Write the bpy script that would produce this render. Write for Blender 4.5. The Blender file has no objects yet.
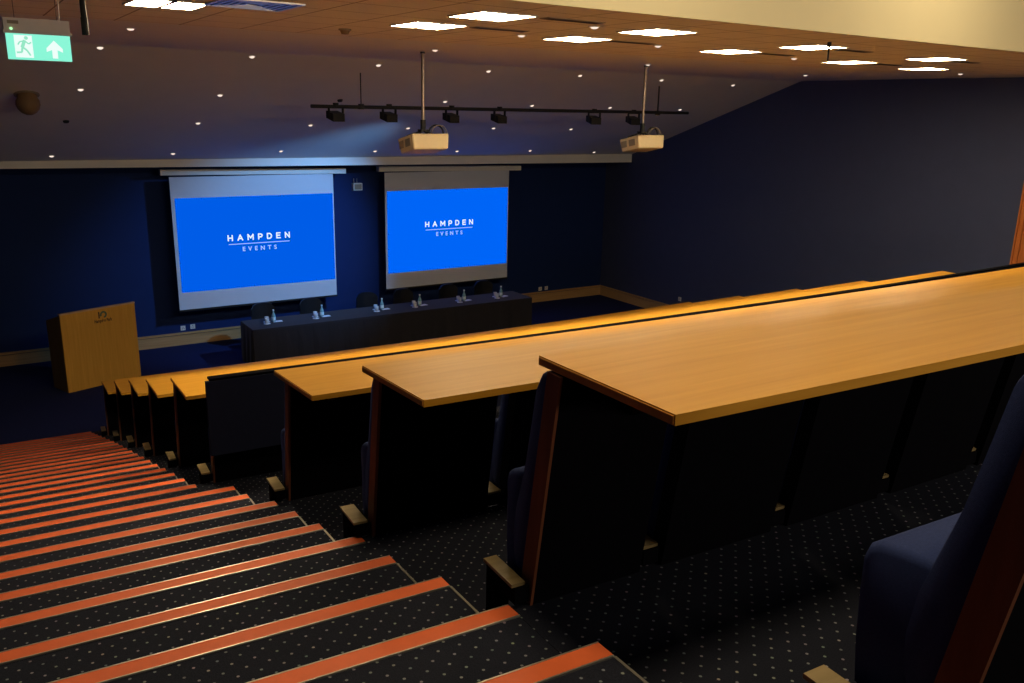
import bpy, bmesh, math, random
from mathutils import Vector, Matrix

random.seed(4)
SC = bpy.context.scene
COL = SC.collection
PI = math.pi

# ------------------------------------------------------------------ dimensions (metres)
T, R = 0.405, 0.1177            # tread and riser of the aisle stair
TH = 0.0502                     # the seat rows lean a little against the front wall
TAN = math.tan(TH)
XW, XL = 12.745, -2.385         # side walls
YW, YB = 15.479, -4.6           # front and back wall
FZ = -28 * R                    # stage floor
ZC = 2.003                      # flat ceiling
ZR = 3.35                       # raised ceiling at the back
YBULK, YTILE, YRIDGE, YF, ZF = 2.885, 6.3, 9.666, 14.5, 0.3735
ROW_DY = {m: 0.0 for m in range(-1, 9)}; ROW_DY[-1] = 0.026
ROW_DX = {-1: 0.0, 0: 0.0, 1: 0.01, 2: 0.03, 3: -0.05, 4: -0.035, 5: -0.025, 6: 0.0, 7: 0.01, 8: 0.015}
ROW_DW = {0: 0.517, 1: 0.482, 2: 0.478}
SEAT_DX = {0: -0.01, 1: 0.022, 2: 0.035}
SKEW = {1: 0.022, 2: 0.03}
FIRST = {-1: 0.0, 0: -0.085, 1: 0.055}   # the first seat of some rows is narrower or wider spaced
ROW_END = 10.2
DX, DA, DH, DW = 0.056, -0.027, 0.7466, 0.517

# ------------------------------------------------------------------ helpers
def link(name, bm, mats, parent=None, smooth=False, bevel=0.0, seg=2):
    if bevel > 0:
        es = [e for e in bm.edges if len(e.link_faces) == 2 and e.calc_face_angle(0) > 0.5]
        bmesh.ops.bevel(bm, geom=es, offset=bevel, segments=seg, profile=0.5, affect='EDGES', clamp_overlap=True)
    bmesh.ops.recalc_face_normals(bm, faces=bm.faces[:])
    me = bpy.data.meshes.new(name)
    bm.to_mesh(me); bm.free()
    if not isinstance(mats, (list, tuple)): mats = [mats]
    for m in mats: me.materials.append(m)
    if smooth:
        for p in me.polygons: p.use_smooth = True
    o = bpy.data.objects.new(name, me)
    COL.objects.link(o)
    if parent is not None: o.parent = parent
    return o

def tag(o, label, cat, group=None):
    o['label'] = label; o['category'] = cat
    if group: o['group'] = group
    return o

def thing(name, label, cat, loc=(0, 0, 0), rz=0.0, group=None):
    o = bpy.data.objects.new(name, None); COL.objects.link(o)
    o.empty_display_size = 0.1
    o.location = loc; o.rotation_euler = (0, 0, rz)
    return tag(o, label, cat, group)

def struct(name, bm, mats, label=None, parent=None, **k):
    o = link(name, bm, mats, parent, **k)
    if parent is None:
        o['kind'] = 'structure'
        if label: o['label'] = label
    return o

def copy_tree(o, parent=None):
    c = o.copy(); COL.objects.link(c)
    c.parent = parent
    for ch in o.children: copy_tree(ch, c)
    return c

def B(): return bmesh.new()

def box(bm, x0, x1, y0, y1, z0, z1, mi=0, M=None):
    vs = [bm.verts.new((x, y, z)) for x in (x0, x1) for y in (y0, y1) for z in (z0, z1)]
    idx = [(0, 1, 3, 2), (4, 6, 7, 5), (0, 4, 5, 1), (2, 3, 7, 6), (0, 2, 6, 4), (1, 5, 7, 3)]
    for f in idx:
        fc = bm.faces.new([vs[i] for i in f]); fc.material_index = mi
    if M is not None: bmesh.ops.transform(bm, matrix=M, verts=vs)
    return vs

def hexa(bm, pts, mi=0):
    """8 points: bottom ring 4, top ring 4"""
    v = [bm.verts.new(p) for p in pts]
    for f in [(3, 2, 1, 0), (4, 5, 6, 7), (0, 1, 5, 4), (1, 2, 6, 5), (2, 3, 7, 6), (3, 0, 4, 7)]:
        bm.faces.new([v[i] for i in f]).material_index = mi
    return v

BOW = 0.0046
def row_y(x):
    """how far the bowed row line lies from its stair end, along y"""
    return -x * TAN + (BOW * x * x if x > 0 else 0.0)
def rowbox(bm, x0, x1, y0, y1, z0, z1, mi=0):
    """a long block whose long edges follow the slightly bowed row line, ends parallel to the aisle"""
    n = 1 if x1 <= 0.6 else max(1, int((x1 - x0) / 0.8))
    rings = []
    for i in range(n + 1):
        x = x0 + (x1 - x0) * i / n; d = row_y(x)
        rings.append([bm.verts.new((x, y0 + d, z0)), bm.verts.new((x, y1 + d, z0)), bm.verts.new((x, y1 + d, z1)), bm.verts.new((x, y0 + d, z1))])
    for p, q in zip(rings, rings[1:]):
        for i in range(4):
            j = (i + 1) % 4
            bm.faces.new([p[i], p[j], q[j], q[i]]).material_index = mi
    bm.faces.new(rings[0]).material_index = mi; bm.faces.new(rings[-1][::-1]).material_index = mi

def quad(bm, a, b, c, d, mi=0):
    f = bm.faces.new([bm.verts.new(p) for p in (a, b, c, d)]); f.material_index = mi
    return f

def prism_x(bm, prof, x0, x1, mi=0):
    """(y,z) outline extruded along x"""
    a = [bm.verts.new((x0, y, z)) for y, z in prof]
    b = [bm.verts.new((x1, y, z)) for y, z in prof]
    n = len(prof)
    bm.faces.new(a).material_index = mi
    bm.faces.new(b[::-1]).material_index = mi
    for i in range(n):
        bm.faces.new([a[i], b[i], b[(i + 1) % n], a[(i + 1) % n]]).material_index = mi
    return a + b

def puff_x(bm, prof, x0, x1, inset=0.02, mi=0):
    """upholstered pad: outline along x with rounded ends"""
    cy = sum(p[0] for p in prof) / len(prof); cz = sum(p[1] for p in prof) / len(prof)
    rings = []
    for x, k in ((x0, 0.80), (x0 + inset * .3, 0.93), (x0 + inset, 1.0), (x1 - inset, 1.0), (x1 - inset * .3, 0.93), (x1, 0.80)):
        rg = []
        for y, z in prof:
            dy, dz = y - cy, z - cz
            L = math.hypot(dy, dz) or 1
            d = (1 - k) * 0.09
            f = max(0.2, (L - d) / L)
            rg.append(bm.verts.new((x, cy + dy * f, cz + dz * f)))
        rings.append(rg)
    n = len(prof)
    for a, b in zip(rings, rings[1:]):
        for i in range(n):
            bm.faces.new([a[i], b[i], b[(i + 1) % n], a[(i + 1) % n]]).material_index = mi
    bm.faces.new(rings[0]).material_index = mi; bm.faces.new(rings[-1][::-1]).material_index = mi

def tube(bm, p, q, r, n=12, r2=None, mi=0, caps=True):
    p, q = Vector(p), Vector(q); d = (q - p).normalized()
    a = d.orthogonal().normalized(); b = d.cross(a)
    r2 = r if r2 is None else r2
    r1v = [bm.verts.new(p + (a * math.cos(t) + b * math.sin(t)) * r) for t in [2 * PI * i / n for i in range(n)]]
    r2v = [bm.verts.new(q + (a * math.cos(t) + b * math.sin(t)) * r2) for t in [2 * PI * i / n for i in range(n)]]
    for i in range(n):
        bm.faces.new([r1v[i], r1v[(i + 1) % n], r2v[(i + 1) % n], r2v[i]]).material_index = mi
    if caps:
        bm.faces.new(r1v[::-1]).material_index = mi; bm.faces.new(r2v).material_index = mi

def path_tube(bm, pts, r, n=8):
    for a, b in zip(pts, pts[1:]): tube(bm, a, b, r, n)

def lathe(bm, prof, n=20, c=(0, 0, 0), mi=0):
    """(r,z) profile turned about z"""
    rings = []
    for r, z in prof:
        if r < 1e-5: rings.append([bm.verts.new((c[0], c[1], c[2] + z))])
        else: rings.append([bm.verts.new((c[0] + r * math.cos(2 * PI * i / n), c[1] + r * math.sin(2 * PI * i / n), c[2] + z)) for i in range(n)])
    for a, b in zip(rings, rings[1:]):
        for i in range(n):
            j = (i + 1) % n
            if len(a) == 1 and len(b) == 1: continue
            if len(a) == 1: f = [a[0], b[j], b[i]]
            elif len(b) == 1: f = [a[i], a[j], b[0]]
            else: f = [a[i], a[j], b[j], b[i]]
            bm.faces.new(f).material_index = mi

def text_mesh(name, s, size, mat, parent, extrude=0.001, offset=0.0, spacing=1.0, width=None):
    cu = bpy.data.curves.new(name, 'FONT')
    cu.body = s; cu.size = size; cu.align_x = 'CENTER'; cu.align_y = 'CENTER'
    cu.extrude = extrude; cu.offset = offset; cu.space_character = spacing
    t = bpy.data.objects.new(name + '_tmp', cu); COL.objects.link(t)
    bpy.context.view_layer.update()
    me = bpy.data.meshes.new_from_object(t.evaluated_get(bpy.context.evaluated_depsgraph_get()))
    bpy.data.objects.remove(t); bpy.data.curves.remove(cu)
    if width:
        xs = [v.co.x for v in me.vertices]; k = width / (max(xs) - min(xs)); mid = (max(xs) + min(xs)) / 2
        ys = [v.co.y for v in me.vertices]; ym = (max(ys) + min(ys)) / 2
        for v in me.vertices: v.co.x = (v.co.x - mid) * k; v.co.y -= ym
    me.materials.clear(); me.materials.append(mat)
    o = bpy.data.objects.new(name, me); COL.objects.link(o); o.parent = parent
    return o

def arc(cx, cy, rx, ry, n=7):
    return [(cx + rx * math.sin(PI * i / n), cy + ry * math.cos(PI * i / n)) for i in range(n + 1)]
STROKES = {'H': [[(0, 0), (0, 1)], [(.8, 0), (.8, 1)], [(0, .5), (.8, .5)]], 'A': [[(0, 0), (.45, 1), (.9, 0)], [(.18, .32), (.72, .32)]],
           'M': [[(0, 0), (0, 1), (.5, .32), (1.0, 1), (1.0, 0)]], 'P': [[(0, 0), (0, 1), (.35, 1)], arc(.35, .70, .34, .30), [(.35, .40), (0, .40)]],
           'D': [[(0, 0), (0, 1), (.32, 1)], arc(.32, .5, .5, .5), [(.32, 0), (0, 0)]], 'E': [[(.68, 1), (0, 1), (0, 0), (.68, 0)], [(0, .52), (.6, .52)]],
           'N': [[(0, 0), (0, 1), (.8, 0), (.8, 1)]]}
def stroke_text(name, word, width, height, mat, parent, w=.2):
    """bold capitals drawn as even strokes, evenly spread over the width, centred on the origin, in the xy plane"""
    adv = [max(x for st in STROKES[c] for x, y in st) for c in word]
    h = height / (1 + w); gap = (width - w * h - sum(adv) * h) / (len(word) - 1)
    bm = B(); x0 = -width / 2 + w * h / 2; hw = w * h / 2
    for c, a in zip(word, adv):
        for st in STROKES[c]:
            for p, q in zip(st, st[1:]):
                P = Vector((x0 + p[0] * h, (p[1] - .5) * h)); Q = Vector((x0 + q[0] * h, (q[1] - .5) * h))
                d = (Q - P).normalized() * hw * .85; n = Vector((-d.y, d.x)).normalized() * hw
                quad(bm, *[(v.x, v.y, 0) for v in (P - d + n, P - d - n, Q + d - n, Q + d + n)])
        x0 += a * h + gap
    return link(name, bm, mat, parent)

# ------------------------------------------------------------------ materials
def newmat(name):
    m = bpy.data.materials.new(name); m.use_nodes = True
    nt = m.node_tree; b = nt.nodes['Principled BSDF']
    return m, nt, b

def plain(name, col, rough=0.6, metal=0.0, noise=0.12, scale=30.0, spec=0.4, bump=0.0, bscale=None, coords='Object'):
    m, nt, b = newmat(name)
    tc = nt.nodes.new('ShaderNodeTexCoord'); nz = nt.nodes.new('ShaderNodeTexNoise')
    nz.inputs['Scale'].default_value = scale; nz.inputs['Detail'].default_value = 4
    nt.links.new(tc.outputs[coords], nz.inputs['Vector'])
    mx = nt.nodes.new('ShaderNodeMix'); mx.data_type = 'RGBA'
    mx.inputs['A'].default_value = [c * (1 - noise) for c in col] + [1]
    mx.inputs['B'].default_value = [min(1, c * (1 + noise)) for c in col] + [1]
    nt.links.new(nz.outputs['Fac'], mx.inputs['Factor'])
    nt.links.new(mx.outputs['Result'], b.inputs['Base Color'])
    b.inputs['Roughness'].default_value = rough; b.inputs['Metallic'].default_value = metal
    b.inputs['Specular IOR Level'].default_value = spec
    if bump > 0:
        bn = nt.nodes.new('ShaderNodeTexNoise'); bn.inputs['Scale'].default_value = bscale or scale * 6
        nt.links.new(tc.outputs[coords], bn.inputs['Vector'])
        bp = nt.nodes.new('ShaderNodeBump'); bp.inputs['Strength'].default_value = bump; bp.inputs['Distance'].default_value = 0.004
        nt.links.new(bn.outputs['Fac'], bp.inputs['Height']); nt.links.new(bp.outputs['Normal'], b.inputs['Normal'])
    return m

def wood(name, c1, c2, rough=0.38, stretch=(0.6, 14, 14), spec=0.10):
    m, nt, b = newmat(name)
    tc = nt.nodes.new('ShaderNodeTexCoord'); mp = nt.nodes.new('ShaderNodeMapping')
    mp.inputs['Scale'].default_value = stretch
    nz = nt.nodes.new('ShaderNodeTexNoise'); nz.inputs['Scale'].default_value = 2.2; nz.inputs['Detail'].default_value = 7; nz.inputs['Roughness'].default_value = 0.65
    cr = nt.nodes.new('ShaderNodeValToRGB')
    cr.color_ramp.elements[0].position = 0.3; cr.color_ramp.elements[0].color = (*c1, 1)
    cr.color_ramp.elements[1].position = 0.72; cr.color_ramp.elements[1].color = (*c2, 1)
    nt.links.new(tc.outputs['Object'], mp.inputs['Vector']); nt.links.new(mp.outputs['Vector'], nz.inputs['Vector'])
    nt.links.new(nz.outputs['Fac'], cr.inputs['Fac']); nt.links.new(cr.outputs['Color'], b.inputs['Base Color'])
    b.inputs['Roughness'].default_value = rough; b.inputs['Specular IOR Level'].default_value = spec
    return m

def emit(name, col, strength):
    m, nt, b = newmat(name)
    b.inputs['Base Color'].default_value = (0.0, 0.0, 0.0, 1)
    b.inputs['Emission Color'].default_value = (*col, 1); b.inputs['Emission Strength'].default_value = strength
    b.inputs['Roughness'].default_value = 0.6; b.inputs['Specular IOR Level'].default_value = 0.0
    return m

def mth(nt, op, a, b=None):
    n = nt.nodes.new('ShaderNodeMath'); n.operation = op
    for i, v in enumerate((a, b)):
        if v is None: continue
        if isinstance(v, (int, float)): n.inputs[i].default_value = v
        else: nt.links.new(v, n.inputs[i])
    return n.outputs[0]

def carpet(name, base, dot, pitch=0.062, rad=0.066):
    """dark pile with a staggered grid of small pale woven dots"""
    m, nt, b = newmat(name)
    tc = nt.nodes.new('ShaderNodeTexCoord'); sp = nt.nodes.new('ShaderNodeSeparateXYZ')
    nt.links.new(tc.outputs['Object'], sp.inputs[0])
    u = mth(nt, 'DIVIDE', sp.outputs[0], pitch)
    v = mth(nt, 'DIVIDE', mth(nt, 'ADD', mth(nt, 'ADD', sp.outputs[1], mth(nt, 'MULTIPLY', sp.outputs[0], TAN)), sp.outputs[2]), pitch)
    def lat(du, dv):
        a = mth(nt, 'SUBTRACT', mth(nt, 'FRACT', mth(nt, 'ADD', u, du)), 0.5)
        c = mth(nt, 'SUBTRACT', mth(nt, 'FRACT', mth(nt, 'ADD', v, dv)), 0.5)
        return mth(nt, 'SQRT', mth(nt, 'ADD', mth(nt, 'MULTIPLY', a, a), mth(nt, 'MULTIPLY', c, c)))
    d = mth(nt, 'MINIMUM', lat(0, 0), lat(0.5, 0.5))
    mask = mth(nt, 'LESS_THAN', d, rad)
    # each dot woven in its own strength and tint
    wn = nt.nodes.new('ShaderNodeTexNoise'); wn.inputs['Scale'].default_value = 23; wn.inputs['Detail'].default_value = 2
    nt.links.new(tc.outputs['Object'], wn.inputs['Vector'])
    hs = nt.nodes.new('ShaderNodeMix'); hs.data_type = 'RGBA'; hs.inputs['Factor'].default_value = 0.28
    hs.inputs['A'].default_value = (*dot, 1); nt.links.new(wn.outputs['Color'], hs.inputs['B'])
    fine = nt.nodes.new('ShaderNodeTexNoise'); fine.inputs['Scale'].default_value = 260; fine.inputs['Detail'].default_value = 2
    nt.links.new(tc.outputs['Object'], fine.inputs['Vector'])
    bs = nt.nodes.new('ShaderNodeMix'); bs.data_type = 'RGBA'
    bs.inputs['A'].default_value = [c * 0.45 for c in base] + [1]; bs.inputs['B'].default_value = [c * 1.6 for c in base] + [1]
    nt.links.new(fine.outputs['Fac'], bs.inputs['Factor'])
    fm = mth(nt, 'MULTIPLY', mask, mth(nt, 'ADD', 0.25, wn.outputs['Fac']))
    mx = nt.nodes.new('ShaderNodeMix'); mx.data_type = 'RGBA'
    nt.links.new(fm, mx.inputs['Factor']); nt.links.new(bs.outputs['Result'], mx.inputs['A']); nt.links.new(hs.outputs['Result'], mx.inputs['B'])
    nt.links.new(mx.outputs['Result'], b.inputs['Base Color'])
    b.inputs['Roughness'].default_value = 0.95; b.inputs['Specular IOR Level'].default_value = 0.05
    bp = nt.nodes.new('ShaderNodeBump'); bp.inputs['Strength'].default_value = 0.35; bp.inputs['Distance'].default_value = 0.003
    nt.links.new(fine.outputs['Fac'], bp.inputs['Height']); nt.links.new(bp.outputs['Normal'], b.inputs['Normal'])
    return m

def tiles(name, col, joint, size=0.515, gap=0.012):
    m, nt, b = newmat(name)
    tc = nt.nodes.new('ShaderNodeTexCoord'); sp = nt.nodes.new('ShaderNodeSeparateXYZ')
    nt.links.new(tc.outputs['Object'], sp.inputs[0])
    def edge(o, off, add=None):
        if add is not None: o = mth(nt, 'ADD', o, mth(nt, 'MULTIPLY', add, -0.05))
        f = mth(nt, 'FRACT', mth(nt, 'DIVIDE', mth(nt, 'ADD', o, off), size))
        return mth(nt, 'LESS_THAN', f, gap / size)
    e = mth(nt, 'MAXIMUM', edge(sp.outputs[0], 5.07), edge(sp.outputs[1], 1.02, sp.outputs[0]))
    nz = nt.nodes.new('ShaderNodeTexNoise'); nz.inputs['Scale'].default_value = 60
    nt.links.new(tc.outputs['Object'], nz.inputs['Vector'])
    cm = nt.nodes.new('ShaderNodeMix'); cm.data_type = 'RGBA'
    cm.inputs['A'].default_value = [c * 0.88 for c in col] + [1]; cm.inputs['B'].default_value = [c * 1.08 for c in col] + [1]
    nt.links.new(nz.outputs['Fac'], cm.inputs['Factor'])
    mx = nt.nodes.new('ShaderNodeMix'); mx.data_type = 'RGBA'
    nt.links.new(e, mx.inputs['Factor']); nt.links.new(cm.outputs['Result'], mx.inputs['A']); mx.inputs['B'].default_value = (*joint, 1)
    nt.links.new(mx.outputs['Result'], b.inputs['Base Color'])
    b.inputs['Roughness'].default_value = 0.9; b.inputs['Specular IOR Level'].default_value = 0.15
    return m

def glass(name, col, rough=0.03):
    m, nt, b = newmat(name)
    b.inputs['Base Color'].default_value = (*col, 1); b.inputs['Roughness'].default_value = rough
    b.inputs['Transmission Weight'].default_value = 0.45; b.inputs['IOR'].default_value = 1.3
    return m

BEECH = wood('beech_laminate', (0.46, 0.215, 0.021), (0.56, 0.28, 0.034), rough=0.46)
BEECH_EDGE = wood('beech_edge', (0.42, 0.18, 0.035), (0.50, 0.24, 0.05), rough=0.42)
OAK_V = wood('lectern_oak', (0.62, 0.32, 0.055), (0.74, 0.40, 0.08), rough=0.5, stretch=(14, 14, 0.6))
OAK_PALE = wood('pale_oak_edge', (0.55, 0.36, 0.22), (0.66, 0.45, 0.30), rough=0.45)
SKIRT = wood('skirting_timber', (0.42, 0.24, 0.10), (0.54, 0.33, 0.15), rough=0.45)
STAIN = wood('red_stained_timber', (0.13, 0.045, 0.022), (0.20, 0.072, 0.036), rough=0.45, stretch=(10, 10, 1.2))
DOORW = wood('door_frame_timber', (0.42, 0.12, 0.03), (0.56, 0.19, 0.055), rough=0.4, stretch=(12, 12, 1))
CAP = wood('pale_arm_timber', (0.19, 0.14, 0.065), (0.28, 0.21, 0.105), rough=0.45)
NAVY_PAINT = plain('navy_wall_paint', (0.046, 0.058, 0.125), 0.7, noise=0.1, scale=4)
BLUE_PAINT = plain('blue_wall_paint', (0.002, 0.018, 0.105), 0.85, noise=0.08, scale=4)
PLASTER = plain('white_plaster', (0.78, 0.75, 0.72), 0.85, noise=0.04, scale=3)
CREAM = plain('cream_paint', (0.78, 0.70, 0.45), 0.8, noise=0.04, scale=2)
TILE = tiles('ceiling_tile', (0.84, 0.76, 0.66), (0.30, 0.21, 0.14))
CARPET = carpet('dotted_carpet', (0.017, 0.019, 0.030), (0.18, 0.20, 0.235))
STAGE = plain('plain_blue_carpet', (0.018, 0.024, 0.085), 0.95, noise=0.3, scale=90, spec=0.05, bump=0.3)
NOSE = plain('orange_nosing_rubber', (0.74, 0.135, 0.036), 0.55, noise=0.1, scale=25)
ALU = plain('aluminium_trim', (0.62, 0.58, 0.52), 0.35, metal=0.85, noise=0.05)
BLACK = plain('black_laminate', (0.008, 0.008, 0.010), 0.45, noise=0.2)
BLACKM = plain('black_metal', (0.010, 0.010, 0.011), 0.6, metal=0.0, noise=0.2)
SHELL = plain('black_back_panel', (0.0028, 0.0028, 0.0045), 0.9, noise=0.2, spec=0.02)
FABRIC = plain('navy_seat_fabric', (0.024, 0.038, 0.125), 0.92, noise=0.25, scale=180, spec=0.1, bump=0.4)
NAVYLAM = plain('navy_desk_underside', (0.009, 0.012, 0.034), 0.9, noise=0.15, scale=20, spec=0.2)
CLOTH = plain('black_tablecloth', (0.024, 0.022, 0.027), 0.9, noise=0.2, scale=60, spec=0.1)
CLOTH.node_tree.nodes['Principled BSDF'].inputs['Sheen Weight'].default_value = 0.16
CLOTH.node_tree.nodes['Principled BSDF'].inputs['Sheen Roughness'].default_value = 0.4
SCREENF = plain('screen_fabric', (0.62, 0.65, 0.73), 0.85, noise=0.03, scale=10)
WHITEP = plain('white_enamel', (0.70, 0.68, 0.64), 0.5, noise=0.04)
IVORY = plain('ivory_plastic', (0.72, 0.58, 0.36), 0.45, noise=0.05)
GREYV = plain('grey_vent_plastic', (0.30, 0.25, 0.18), 0.5, noise=0.1)
DARKV = plain('dark_vent_void', (0.03, 0.022, 0.016), 0.8, noise=0.1)
LENS = glass('lens_glass', (0.7, 0.65, 0.6), 0.02)
STEEL = plain('brushed_pole_steel', (0.34, 0.27, 0.22), 0.35, metal=0.9, noise=0.08)
BROWNP = plain('brown_speaker_grille', (0.21, 0.13, 0.065), 0.7, noise=0.3, scale=140)
PAPER = plain('white_paper', (0.80, 0.80, 0.82), 0.8, noise=0.03)
BOTTLE = glass('aqua_bottle_glass', (0.42, 0.72, 0.78))
TUMBLER = glass('clear_tumbler_glass', (0.95, 0.97, 1.0))
LABELM = plain('pale_bottle_label', (0.62, 0.76, 0.80), 0.6, noise=0.1)
CAPM = plain('silver_cap', (0.72, 0.74, 0.76), 0.4, noise=0.05)
INK = plain('dark_emblem_ink', (0.05, 0.022, 0.012), 0.6, noise=0.1)
TEALINK = plain('teal_emblem_ink', (0.10, 0.15, 0.10), 0.6, noise=0.1)
PANEL_E = emit('ceiling_panel_glow', (1.0, 0.80, 0.50), 80.0)
DOWN_E = emit('downlight_glow', (1.0, 0.82, 0.68), 1.1)
BLUE_L = emit('projected_blue_left', (0.0, 0.108, 0.80), 1.0)
BLUE_R = emit('projected_blue_right', (0.0, 0.130, 0.93), 1.0)
WHITE_E = emit('projected_white', (0.86, 0.96, 1.0), 1.0)
WHITE_E2 = emit('projected_white_thin', (0.45, 0.62, 0.98), 1.0)
GREEN_E = emit('exit_green_glow', (0.26, 0.93, 0.68), 1.0)
WHITEX_E = emit('exit_white_glow', (0.86, 1.0, 0.95), 1.0)
GREENF_E = emit('exit_figure_green', (0.30, 0.80, 0.56), 1.0)
LED_E = emit('green_led_glow', (0.45, 1.0, 0.45), 1.2)

# ------------------------------------------------------------------ room shell
bm = B()
quad(bm, (XL, YB, FZ), (XW, YB, FZ), (XW, YW, FZ), (XL, YW, FZ))
struct('floor', bm, STAGE, 'plain dark blue carpet at the foot of the stairs in front of the screens')

bm = B()                                        # the seating tiers, one carpeted platform per row
for m in range(-1, 10):
    y1 = 3 * m * T; y0 = y1 - 3 * T
    if m == -1: y0 = YB + 0.7
    rowbox(bm, -0.1 if m > 2 else 0.0, XW, y0, y1, FZ, -3 * m * R)
struct('floor.001', bm, CARPET, 'stepped tiers of dark carpet with small pale dots under the seat rows')

bm = B(); quad(bm, (XL, YW, FZ), (XW, YW, FZ), (XW, YW, ZF + .2), (XL, YW, ZF + .2))
struct('wall_front', bm, BLUE_PAINT, 'blue front wall behind the two screens')
bm = B(); quad(bm, (XW, YB, FZ), (XW, YW, FZ), (XW, YW, ZR), (XW, YB, ZR))
struct('wall_right', bm, NAVY_PAINT, 'plain dark navy wall on the right')
bm = B(); quad(bm, (XL, YB, FZ), (XL, YB, ZR), (XL, YW, ZR), (XL, YW, FZ))
struct('wall_left', bm, BLUE_PAINT, 'navy wall left of the stairs')
bm = B(); quad(bm, (XL, YB, FZ), (XW, YB, FZ), (XW, YB, ZR), (XL, YB, ZR))
struct('wall_back', bm, NAVY_PAINT, 'navy wall behind the last row')
bm = B(); box(bm, XL, XW, YBULK - 0.02, YBULK, ZC, ZR)
struct('wall_bulkhead', bm, CREAM, 'bright cream bulkhead above the edge of the tiled ceiling')
bm = B(); box(bm, XL, XW, YBULK, YTILE, ZC, ZC + 0.02)
struct('ceiling', bm, TILE, 'low tiled ceiling with square light panels')
bm = B()
quad(bm, (XL, YTILE, ZC + .004), (XW, YTILE, ZC + .004), (XW, YRIDGE - .08, ZC), (XL, YRIDGE - .08, ZC))
N = 5
pr = [(YRIDGE - .08, ZC)]
sl = (ZF - ZC) / (YF - YRIDGE)
for i in range(1, N):
    t = i / N; y = YRIDGE - .08 + .16 * t
    pr.append((y, ZC + sl * 0.08 * t * t))
pr += [(YRIDGE + .08, ZC + sl * .08), (YF, ZF)]
for a, b in zip(pr, pr[1:]):
    quad(bm, (XL, a[0], a[1]), (XW, a[0], a[1]), (XW, b[0], b[1]), (XL, b[0], b[1]))
bmesh.ops.remove_doubles(bm, verts=bm.verts[:], dist=1e-5)
struct('ceiling.001', bm, PLASTER, 'smooth plaster ceiling sloping down towards the screens', smooth=False)
bm = B(); quad(bm, (XL, YB, ZR), (XW, YB, ZR), (XW, YBULK, ZR), (XL, YBULK, ZR))
struct('ceiling.002', bm, NAVY_PAINT, 'raised dark ceiling at the back')
bm = B(); quad(bm, (XL, YF, ZF + .03), (XW, YF, ZF + .03), (XW, YW, ZF + .03), (XL, YW, ZF + .03))
struct('ceiling.003', bm, SHELL, 'dark recess above the screens')
bm = B(); hexa(bm, [(XL, YF, .268), (XW, YF, .176), (XW, YF + .06, .176), (XL, YF + .06, .268), (XL, YF, ZF + .03), (XW, YF, ZF + .03), (XW, YF + .06, ZF + .03), (XL, YF + .06, ZF + .03)])
struct('trim_1', bm, PLASTER, 'pale fascia strip along the lower end of the sloped ceiling')

def skirting(name, x0, x1, y0, y1, label):
    bm = B()
    if name.endswith('front'):
        box(bm, x0, x1, YW - 0.022, YW, FZ, FZ + 0.20); box(bm, x0, x1, YW - 0.036, YW, FZ + 0.216, FZ + 0.255)
    else:
        box(bm, XW - 0.022, XW, y0, y1, FZ, FZ + 0.20); box(bm, XW - 0.036, XW, y0, y1, FZ + 0.216, FZ + 0.255)
    return struct(name, bm, SKIRT, label)
skirting('baseboard_front', XL, XW, 0, 0, 'timber skirting along the front wall')
skirting('baseboard_right', 0, 0, 10.4, YW - 0.034, 'timber skirting along the right wall near the stage')

bm = B()                                        # door in the right wall, only its frame shows
y0, y1 = 3.75, 5.19; zb, zt = -1.06 - 0.35, 0.75
box(bm, XW - 0.05, XW, y1 - 0.10, y1, zb, zt); box(bm, XW - 0.05, XW, y0, y0 + 0.10, zb, zt); box(bm, XW - 0.05, XW, y0 + .1, y1 - .1, zt - 0.10, zt)
box(bm, XW - 0.075, XW, y1 - 0.035, y1 - 0.012, zb, zt)
d1 = struct('door_1', bm, DOORW, 'red-brown timber door in the right wall', bevel=0.006)
bm = B(); box(bm, XW - 0.025, XW, y0 + 0.1, y1 - 0.1, zb, zt - 0.1)
struct('door_leaf', bm, DOORW, parent=d1)
bm = B(); tube(bm, (XW - 0.025, y0 + .2, zb + 1.0), (XW - 0.085, y0 + .2, zb + 1.0), .012); tube(bm, (XW - 0.08, y0 + .2, zb + 1.0), (XW - 0.08, y0 + .33, zb + 1.0), .012)
struct('door_handle', bm, ALU, parent=d1)

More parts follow.
